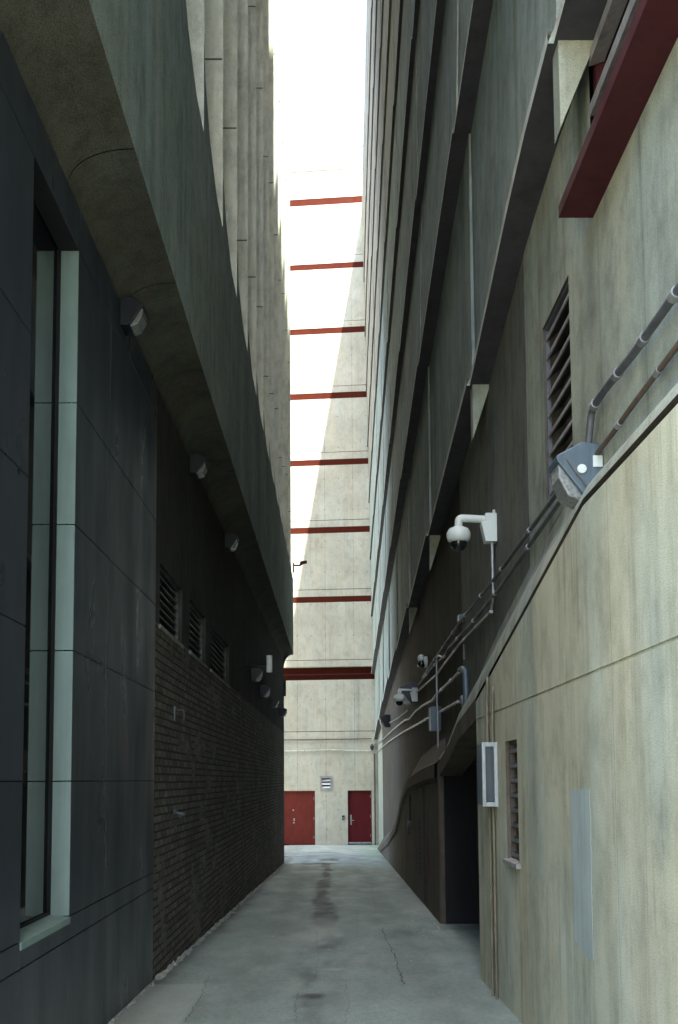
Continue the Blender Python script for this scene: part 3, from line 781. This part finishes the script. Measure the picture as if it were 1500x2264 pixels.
# vent box
nb_ = at_x(1100, 1712, lambda Y,Z: 1.1)
vz1, vz0 = at_x(1100, 1641, lambda Y,Z: 1.1).z, at_x(1100, 1783, lambda Y,Z: 1.1).z
Y0 = nb_.y
t = empty('vent_box', (1.1, Y0+.1, (vz0+vz1)/2), 'slim pale-framed vent box with dark grille on the near wall beside the dark opening', 'vent')
hh = (vz1-vz0)/2
MB().box((-.095,-.09,-hh+.01), (-.002,.14,hh-.01)).build('case', M_box, t)
f = MB()
f.box((-.1,-.115,-hh),(-.078,-.09,hh)); f.box((-.022,-.115,-hh),(0,-.09,hh)); f.box((-.078,-.115,hh-.028),(-.022,-.09,hh)); f.box((-.078,-.115,-hh),(-.022,-.09,-hh+.028))
f.build('frame', M_vent, t, bevel=.002)
f = MB()
for k in range(22):
    z = -hh+.04+(2*hh-.08)*k/21; f.box((-.076,-.108,z),(-.024,-.095,z+.006))
f.build('grille', M_gdark, t)
# junction boxes
def jbox(name, pa, pb, depth, mat, label, dy=.12):
    p0 = onU(*pa, 0); p1 = onU(*pb, 0)
    yc_ = (p0.y+p1.y)/2; z1, z0_ = max(p0.z, p1.z), min(p0.z, p1.z)
    x = XU(yc_)
    t = empty(name, (x, yc_, (z0_+z1)/2), label, 'box')
    h = (z1-z0_)/2
    MB().box((-depth,-dy,-h),(-.0,dy,h)).build('case', mat, t, bevel=.004)
    MB().box((-depth-.012,-dy+.01,-h+.008),(-depth-.001,dy-.01,h-.008)).build('cover', M_vent, t, bevel=.003)
    return t
yc_ = onU(972, 1590, 0).y
jb = jbox('junction_box', (974,1563), (974,1617), .13, M_box, 'large blue-grey junction box hanging on the conduits of the garage wall', .10)
jbox('junction_box', (1026,1358), (1024,1378), .05, M_box, 'small blue-grey conduit body on the topmost conduit', .05)
# pull box with elbows (two upright blue tubes)
pu = onUs([(1018,1482),(1024,1478),(1029,1484),(1031,1530),(1031,1572)], .07)
pipe('conduit', pu, .03, M_box, 'thick blue-grey conduit elbow standing upright above the dark opening', group=GC, bend=.04)
pu = onUs([(1020,1552),(1023,1540),(1026,1560),(1028,1582)], .05)
pipe('conduit', pu, .022, M_galv, 'short pale conduit elbow below the thick upright one', group=GC, bend=.03)

# wall pack flood lights (profile: out from wall, height)
def wall_light(base, side, scale, label, yaw=0, group=None, housing=None, half=.11):
    """side +1 = fixture projects toward +x (left wall), -1 toward -x (right wall)"""
    t = empty('wall_light', base, label, 'wall light', group)
    s = scale
    hp = [(0,.11),(.09,.12),(.20,.06),(.195,.035),(.075,-.125),(0,-.12)]
    lp = [(.19,.036),(.188,-.03),(.15,-.11),(.09,-.135),(.078,-.12)]
    def P(l, inset=0): return [(side*a*s, (-half+inset)*s, z*s) for a, z in l]
    MB().prism(P(hp), (0, 2*half*s, 0)).build('housing', housing or M_black, t, bevel=.006*s)
    MB().prism(P(lp, .015), (0, (2*half-.03)*s, 0)).build('lens', M_lens, t, bevel=.008*s)
    MB().box((-.0*side, -half*.7*s, -.07*s), (side*-.0+side*.012, half*.7*s, .07*s)).build('back_plate', M_black, t)
    t.rotation_euler.z = yaw
    return t
b0 = at_x(1326, 1048, lambda Y,Z: 1.32)
bf = wall_light((1.318, b0.y+.02, b0.z), -1, 1.12, 'big blue-grey flood light with a dirty prismatic lens, in front of the tall louvre', 0, None, M_box, .085)
MB().lathe([(0,0),(.022,0),(.022,.008),(0,.01)], (-.105,-.096,.0), (0,-1,0), 14).build('photocell', M_white, bf); MB().box((-.05,-.100,.01),(-.005,-.0955,.065)).build('sticker', M_white, bf)
k = MB(); q = [(-.19,-.09,.07),(-.13,-.11,-.03),(-.06,-.11,-.13),(0,-.09,-.13)]
k.tube(q, .003, 6); k.tube([(-.12,-.10,-.14),(0,-.10,-.135)], .003, 6); k.tube([(-.19,.09,.07),(-.13,.11,-.03),(-.06,.11,-.13),(0,.09,-.13)], .003, 6); k.tube([(-.13,-.11,-.03),(-.13,.11,-.03)], .003, 6); k.tube([(-.06,-.11,-.13),(-.06,.11,-.13)], .003, 6)
k.build('wire_guard', M_brown, bf)
def rl(px, py, s, label, grp='small dark lights on the garage wall'):
    p = onU(px, py, 0); return wall_light((XU(p.y), p.y, p.z), -1, s, label, 0, grp)
p = onU(926, 1528, 0)
fl = wall_light((XU(p.y), p.y+.35, p.z), -1, 1.5, 'dark square flood light behind the second dome camera', 0, 'small dark lights on the garage wall')
rl(863, 1594, 1.5, 'dark flood light between the second dome camera and the far corner')
rl(832, 1637, 1.5, 'farthest dark light of the garage wall, at the corner with the end wall')
# dome cameras
def dome_camera(base, s, label):
    t = empty('dome_camera', base, label, 'security camera', 'dome cameras on the garage wall')
    MB().prism([(-.004,-.055*s,-.17*s),(-.004,-.055*s,.08*s),(-.105*s,-.055*s,.08*s),(-.105*s,-.055*s,.01*s),(-.14*s,-.055*s,-.0*s),(-.12*s,-.055*s,-.10*s),(-.105*s,-.055*s,-.17*s)], (0,.11*s,0)).build('bracket', M_white, t, bevel=.006*s)
    MB().tube([(-.09*s,0,.035*s),(-.26*s,0,.045*s),(-.325*s,0,.045*s),(-.33*s,0,-.03*s)], .034*s, 14, .04*s).build('arm', M_white, t, smooth=True)
    d = MB().lathe([(0,0),(.05*s,-.003*s),(.085*s,-.02*s),(.104*s,-.055*s),(.105*s,-.085*s),(.095*s,-.12*s),(.075*s,-.135*s),(0,-.135*s)], (-.33*s,0,-.03*s), n=28).build('housing', M_white, t, smooth=True)
    MB().lathe([(.072*s,-.136*s),(.066*s,-.17*s),(.045*s,-.2*s),(.02*s,-.212*s),(0,-.214*s)], (-.33*s,0,-.03*s), n=24).build('dome', M_dome, t, smooth=True)
    MB().tube([(-.02*s,0,.08*s),(-.02*s,0,.12*s)], .012*s, 8).build('gland', M_white, t)
    return t
p = onU(1098, 1160, 0); 
dome_camera((XU(p.y), p.y, p.z+.01), .92, 'largest white dome camera on a bracket, high on the near part of the garage wall')
p = onU(924, 1533, 0)
dome_camera((XU(p.y), p.y, p.z+.02), .95, 'smaller white dome camera in front of a dark square flood light')
p = onU(945, 1464, 0)
t = empty('dome_camera', (XU(p.y), p.y, p.z), 'little white ball camera without bracket, mounted beside the topmost conduit', 'security camera', 'dome cameras on the garage wall')
MB().lathe([(0,0),(.085,0),(.088,.03),(.07,.075),(0,.075)], (0,0,0), (-1,-.3,0), 18).build('mount', M_white, t, smooth=True)
MB().lathe([(.0,.16),(.03,.155),(.052,.135),(.062,.10),(.055,.074)], (0,0,0), (-1,-.4,-.35), 18).build('housing', M_dome, t, smooth=True)
MB().lathe([(.0,.158),(.035,.15),(.055,.125),(.06,.10)], (0,0,.018), (-1,-.3,.4), 18).build('hood', M_white, t, smooth=True)
# valve by the opening and corner pieces
p = onU(822, 1655, .0)
q = ep(823, 1652, .12)
t = empty('alarm_bell', q, 'small dark round bell on the end wall by the right corner', 'bell')
MB().lathe([(0,-.08),(.04,-.075),(.075,-.04),(.085,0),(0,.0)], (0,0,0), (0,1,0), 16).build('gong', M_black, t, smooth=True)
MB().box((-.03,0,-.12),(.03,.1,.12)).build('back_box', M_black, t)
a = ep(829.5, 1665, .10); 
pipe('pipe', [Vector((a.x-.02, a.y, a.z)), Vector((a.x-.02, a.y, gz(a.y)))], .035, M_brown, 'dark vertical pipe in the corner beside the narrow deep red door', 'pipe')
a = onU(970, 1676, .06); 
pipe('valve', [a+Vector((0,0,.06)), a, a+Vector((.35,-.1,-.0))], .016, M_galv, 'small pale valve at the foot of the thin vertical conduit', 'valve', bend=.02)

# ================================================================== LEFT BUILDING
XL = -1.3
def BX(Y): return XL if Y < 7.1 else XL+.0097*(Y-7.1)
LYN = 2.2        # near end of the left building
LYE = 24.1
left = empty('left_building', (-1.3, 10, gz(10)), 'dark left building: metal cladding, brick base and a coved concrete overhang with ribbed upper storeys', 'building')
left['built_in_place'] = 1
px1 = at_x(343.5, 1800, lambda Y,Z: XL).y; pxw = at_x(157, 1800, lambda Y,Z: XL).y; pxm = at_x(235, 1700, lambda Y,Z: XL).y
pxn = at_x(50, 1800, lambda Y,Z: XL).y
def lz(px, py): return at_x(px, py, lambda Y,Z: XL).z
J = [lz(155,2076), lz(155,2025), lz(165,1727), lz(162,1438), lz(167,1160), lz(170,890), lz(175,553)]
ZC = 3.02       # spring of the cove
cols_low = [LYN, 3.1, pxn, pxw, pxm, px1]
mb = MB(); gp = .006
def panel(mb, y0, y1, z0_, z1_, x=XL, th=.03):
    mb.box((x-th, y0+gp/2, z0_+gp/2), (x, y1-gp/2, z1_-gp/2))
for y0, y1 in zip(cols_low, cols_low[1:]):
    panel(mb, y0, y1, gz(y1)-.06, J[0]); panel(mb, y0, y1, J[0], J[1])
Z_ = J[1:]+[ZC+.25]
for y0, y1 in ((LYN,3.1),(3.1,pxn),(pxw,pxm),(pxm,px1)):
    for a, c_ in zip(Z_, Z_[1:]): panel(mb, y0, y1, a, c_)
panel(mb, pxn, pxw, J[6], ZC+.25)
mb.build('cladding', M_panel, left, bevel=.002)
mb = MB()      # backing behind the joints
mb.box((XL-.05, LYN, -2), (XL-.035, pxn-.001, ZC+.4)); mb.box((XL-.05, pxw+.001, -2), (XL-.035, px1, ZC+.4)); mb.box((XL-.05, pxn, -2), (XL-.035, pxw, J[1]-.03)); mb.box((XL-.05, pxn, J[6]+.02), (XL-.035, pxw, ZC+.4))
mb.build('backing', M_dj, left)
# window
GX = XL-.105
wi = empty('window', (0,0,0), None, None); wi.parent = left; wi.matrix_parent_inverse = Matrix.Translation(-left.location)
mb = MB()
for a, c_ in zip(J[1:], J[2:]): mb.box((GX, pxw, a+gp/2), (XL-.002, pxw+.03, c_-gp/2))
mb.build('jamb', M_jamb, wi)
MB().box((GX, pxw+.01, J[1]), (XL-.004, pxw+.028, J[6])).build('jamb_backing', M_dj, wi) if False else None
mb = MB(); mb.box((GX-.005, pxw-.012, J[1]), (GX+.012, pxw-.001, J[6])); mb.box((GX-.005, pxn, J[1]+.002), (GX+.012, pxw-.012, J[1]+.02))
mb.build('frame', M_dj, wi)
MB().box((GX-.02, pxn-.3, J[1]-.02), (GX-.0055, pxw+.02, J[6]+.02)).build('pane', M_glass, wi)
MB().prism([(GX, pxn, J[1]-.035), (XL+.006, pxn, J[1]-.035), (XL+.006, pxn, J[1]-.004), (GX, pxn, J[1]+.012)], (0, pxw-pxn, 0)).build('sill', M_jamb, wi)
MB().box((GX, pxn, J[6]), (XL-.003, pxw, J[6]+.02)).build('head', M_dj, wi)
# brick wall and smooth band with three louvres
def bp(px, py): return at_x(px, py, lambda Y,Z: BX(Y))
WZb, WZt = 1.205, 1.69
wins = [(bp(354,1300).y, bp(403.5,1350).y), (bp(419.6,1380).y, bp(455,1420).y), (bp(466.7,1430).y, bp(507,1460).y)]
mb = MB()
mb.loft([[(BX(y), y, gz(y)-.1), (BX(y), y, WZb)] for y in (7.1-.006, 12, 18, LYE)])
mb.loft([[(BX(LYE), LYE, gz(LYE)-.1), (BX(LYE), LYE, WZb)], [(-8, LYE, gz(LYE)-.1), (-8, LYE, WZb)]])
mb.build('brick_wall', M_brick, left)
mb = MB()
es = [7.1-.006]+[v for w in wins for v in w]+[LYE]
for i in range(0, len(es), 2):
    mb.loft([[(BX(y), y, WZb), (BX(y), y, WZt)] for y in (es[i], es[i+1])])
mb.loft([[(BX(y), y, WZt), (BX(y), y, ZC+.03)] for y in (7.1-.006, 12, 18, LYE)])
mb.loft([[(BX(LYE), LYE, WZb), (BX(LYE), LYE, ZC+.05)], [(-8, LYE, WZb), (-8, LYE, ZC+.05)]])
for y0, y1 in wins:
    for q in ([(BX(y0),y0,WZb),(BX(y0),y0,WZt),(BX(y0)-.16,y0,WZt),(BX(y0)-.16,y0,WZb)], [(BX(y1),y1,WZb),(BX(y1),y1,WZt),(BX(y1)-.16,y1,WZt),(BX(y1)-.16,y1,WZb)],
              [(BX(y0),y0,WZt),(BX(y1),y1,WZt),(BX(y1)-.16,y1,WZt),(BX(y0)-.16,y0,WZt)], [(BX(y0),y0,WZb),(BX(y1),y1,WZb),(BX(y1)-.16,y1,WZb),(BX(y0)-.16,y0,WZb)]): mb.face(q)
mb.build('upper_wall', M_dark, left)
for i, (y0, y1) in enumerate(wins):
    x = BX(y0)
    w = MB(); w.box((x-.05,y0,WZb),(x-.025,y0+.03,WZt)); w.box((x-.05,y1-.03,WZb),(x-.025,y1,WZt)); w.box((x-.05,y0+.03,WZt-.02),(x-.025,y1-.03,WZt))
    wo = w.build('louvre', M_gdark, left)
    for k in range(7):
        z = WZb+.035+(WZt-WZb-.08)*k/6.3
        MB().prism([(x-.03,y0+.03,z-.008),(x-.03,y0+.03,z+.004),(x-.10,y0+.03,z+.04),(x-.10,y0+.03,z+.028)], (0,y1-y0-.06,0)).build('blade', M_bladeR, wo)
    MB().box((x-.2,y0-.01,WZb-.01),(x-.15,y1+.01,WZt+.01)).build('backing', M_hole, wo)
    MB().prism([(x+.02,y0-.04,WZb-.035),(x+.02,y0-.04,WZb-.008),(x-.06,y0-.04,WZb+.012),(x-.06,y0-.04,WZb-.035)], (0,y1-y0+.08,0)).build('sill', M_sill, wo)
# coved overhang
def LX(Y): return -.967 if Y < 7 else -.967+(Y-7)*(.075/17.1)
ZL = 3.2
mb = MB(); ncv = 10
modY = [5.9+1.3*k for k in range(-4, 15)]
modY = [y for y in modY if LYN < y < LYE]
edges = [LYN]+modY+[LYE]
for y0, y1 in zip(edges, edges[1:]):
    rows_ = []
    for y in (y0+.004, y1-.004):
        a_, c_ = LX(y)-.03-BX(y), ZL-ZC
        rows_.append([(LX(y)-.03-a_*math.cos(t_*math.pi/2/ncv), y, ZC+c_*math.sin(t_*math.pi/2/ncv)) for t_ in range(ncv+1)]+[(LX(y), y, ZL+.002)])
    mb.loft(rows_)
# end profile
y = LYE; a_, c_ = LX(y)-.03-BX(y), ZL-ZC+.17
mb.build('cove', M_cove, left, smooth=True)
mb = MB()
y = LYE; arc = [(LX(y)-a_*math.cos(t_*math.pi/2/12), y, 2.84+.36*math.sin(t_*math.pi/2/12)) for t_ in range(13)]
mb.prism([(BX(y)-.05, y, 3.4)]+[(BX(y)-.05, y, 2.84)]+[(p_[0]-.03, p_[1], p_[2]) for p_ in arc]+[(LX(y)-.005, y, 3.2), (LX(y)-.005, y, 3.4)], (0,-.35,0))
mb.build('end_corbel', M_cove, left)
mb = MB(); mb.loft([[(LX(y)-.32, y, ZL+.02), (LX(y)-.02, y, ZL+.02)] for y in (LYN, LYE)]); mb.build('backing', M_dj, left)
# ribbed upper storeys
HT = 5.15; TOPZ = 24.0
hs_ = [ZL, 4.2, HT, 5.3, 5.5, 5.75, 6.0, 6.4, 6.9, 7.6, 9, 12, 16, 20, TOPZ]
def dd(h): return 0 if h <= HT else min(.42, .16*(h-HT)**1.25+.02*min(1, (h-HT)/.1))
mf = MB(); mr = MB()
for y0, y1 in zip(edges, edges[1:]):
    mf.loft([[(LX(y0), y0, h) for h in hs_], [(LX(y1)-dd(h), y1, h) for h in hs_]])
    if y1 < LYE-.01:
        hh_ = [h for h in hs_ if h >= HT]
        mr.loft([[(LX(y1)-dd(h), y1, h) for h in hh_], [(LX(y1), y1, h) for h in hh_]])
mf.face([(LX(LYE)-.5, LYE, ZL), (LX(LYE), LYE, ZL), (LX(LYE), LYE, TOPZ), (LX(LYE)-.5, LYE, TOPZ)]) if False else None
jr = MB()
for i_, y1 in enumerate(edges[1:-1]):
    for h in (6.55+.25*((i_*7)%3), 10.3+.2*((i_*5)%3), 14.2):
        jr.box((LX(y1)-dd(h)+.03, y1-.004, h), (LX(y1)-.01, y1+.02, h+.014))
tag(jr.build('joint', M_gap, left), kind='stuff')
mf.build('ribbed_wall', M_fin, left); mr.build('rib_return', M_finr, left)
mb = MB()
mb.prism([(-1.42,LYN+.05,ZL+.03),(-1.42,LYE,ZL+.03),(-14,LYE,ZL+.03),(-14,LYN+.05,ZL+.03)], (0,0,TOPZ-ZL-.03))
mb.box((-14,LYN+.05,-3),(-1.55,LYE-.02,ZL+.02))
mb.build('core', M_dark, left)
MB().box((-14, LYN, TOPZ),(LX(20), LYE, TOPZ+.1)).build('roof', M_lip, left)
MB().box((-14, LYN-.06, -3),(XL, LYN-.003, ZC+.3)).build('end_cladding', M_panel, left)
MB().box((-14, LYN-.04, ZC+.302),(LX(2)-.002, LYN-.003, TOPZ)).build('end_wall', M_fin, left)

# ---------------------------------------------------------------- fixtures on the left wall
def ll(px, py, s, label, grp):
    p = at_x(px, py, lambda Y,Z: BX(Y)+.09); return wall_light((BX(p.y), p.y, p.z), 1, s, label, 0, grp)
G1 = 'dark wall lights under the coved overhang'
ll(303, 700, .74, 'nearest and largest dark wall light under the overhang on the left', G1)
ll(444, 1030, .78, 'second dark wall light under the overhang, above the dark louvres', G1)
ll(515, 1198, .8, 'third dark wall light under the overhang, smallest of the upper row', G1)
ll(569, 1490, .9, 'dark wall light just left of the white tubular camera', G1)
ll(588, 1528, .85, 'dark wall light just below and right of the white tubular camera', G1)
ll(610, 1553, .8, 'second last dark wall light of the lower row on the left', G1)
ll(627, 1574, .9, 'last dark wall light on the left, silhouetted against the end wall', G1)
p = at_x(596, 1467, lambda Y,Z: BX(Y)+.35)
t = empty('tube_camera', p, 'white tubular camera pointing up the alley from the dark left wall', 'security camera')
MB().tube([(0,0,-.13),(0,0,.12)], .045, 14).build('housing', M_white, t, smooth=True)
MB().tube([(-.35,.02,-.05),(-.04,0,-.05)], .016, 8).build('arm', M_black, t)
MB().box((-.06,-.03,-.165),(.06,.05,-.135)).build('bracket', M_white, t) if False else None
# bullet camera on the far upper corner
p = at_x(655, 1266, lambda Y,Z: LX(24)+.05)
t = empty('bullet_camera', (LX(LYE), LYE-.1, p.z), 'small reddish bullet camera projecting from the far corner of the left building', 'security camera')
MB().tube([(0,0,0),(.18,0,.0),(.25,0,.05)], .022, 8).build('arm', M_redst, t)
MB().prism([(.17,-.05,.02),(.36,-.05,.055),(.36,-.05,.12),(.19,-.05,.10)], (0,.1,0)).build('housing', M_redst, t, bevel=.008)
MB().box((-.002,-.05,-.18),(.03,.05,.06)).build('back_box', M_redst, t)
p = at_x(628, 1515, lambda Y,Z: BX(Y)+.05)
t = empty('sign_bracket', (BX(LYE-.1), LYE-.15, p.z), 'small dark box at the far brick corner below the overhang', 'box')
MB().box((0,-.06,-.2),(.06,.06,.2)).build('case', M_black, t, bevel=.005)
# hose tap, old bracket
p = bp(385, 1796)
t = empty('hose_tap', p, 'pale capped hose tap low on the near brick wall', 'tap')
MB().lathe([(0,0),(.03,0),(.03,.02),(.016,.025),(.016,.06),(.024,.065),(.024,.10),(0,.105)], (0,0,0), (1,-.15,-.25), 14).build('spout', M_gdark, t, smooth=True)
MB().tube([(.05,0,.0),(.05,0,-.05)], .012, 8).build('outlet', M_gdark, t)
p = bp(386, 1578)
t = empty('pipe_bracket', p, 'rusted bracket stub on the brick wall below the dark louvres', 'bracket')
MB().box((0,-.03,-.06),(.012,.03,.06)).build('plate', M_gdark, t)
MB().tube([(.01,0,.03),(.08,0,.03),(.08,0,-.06)], .01, 8, .02).build('hook', M_brown, t)
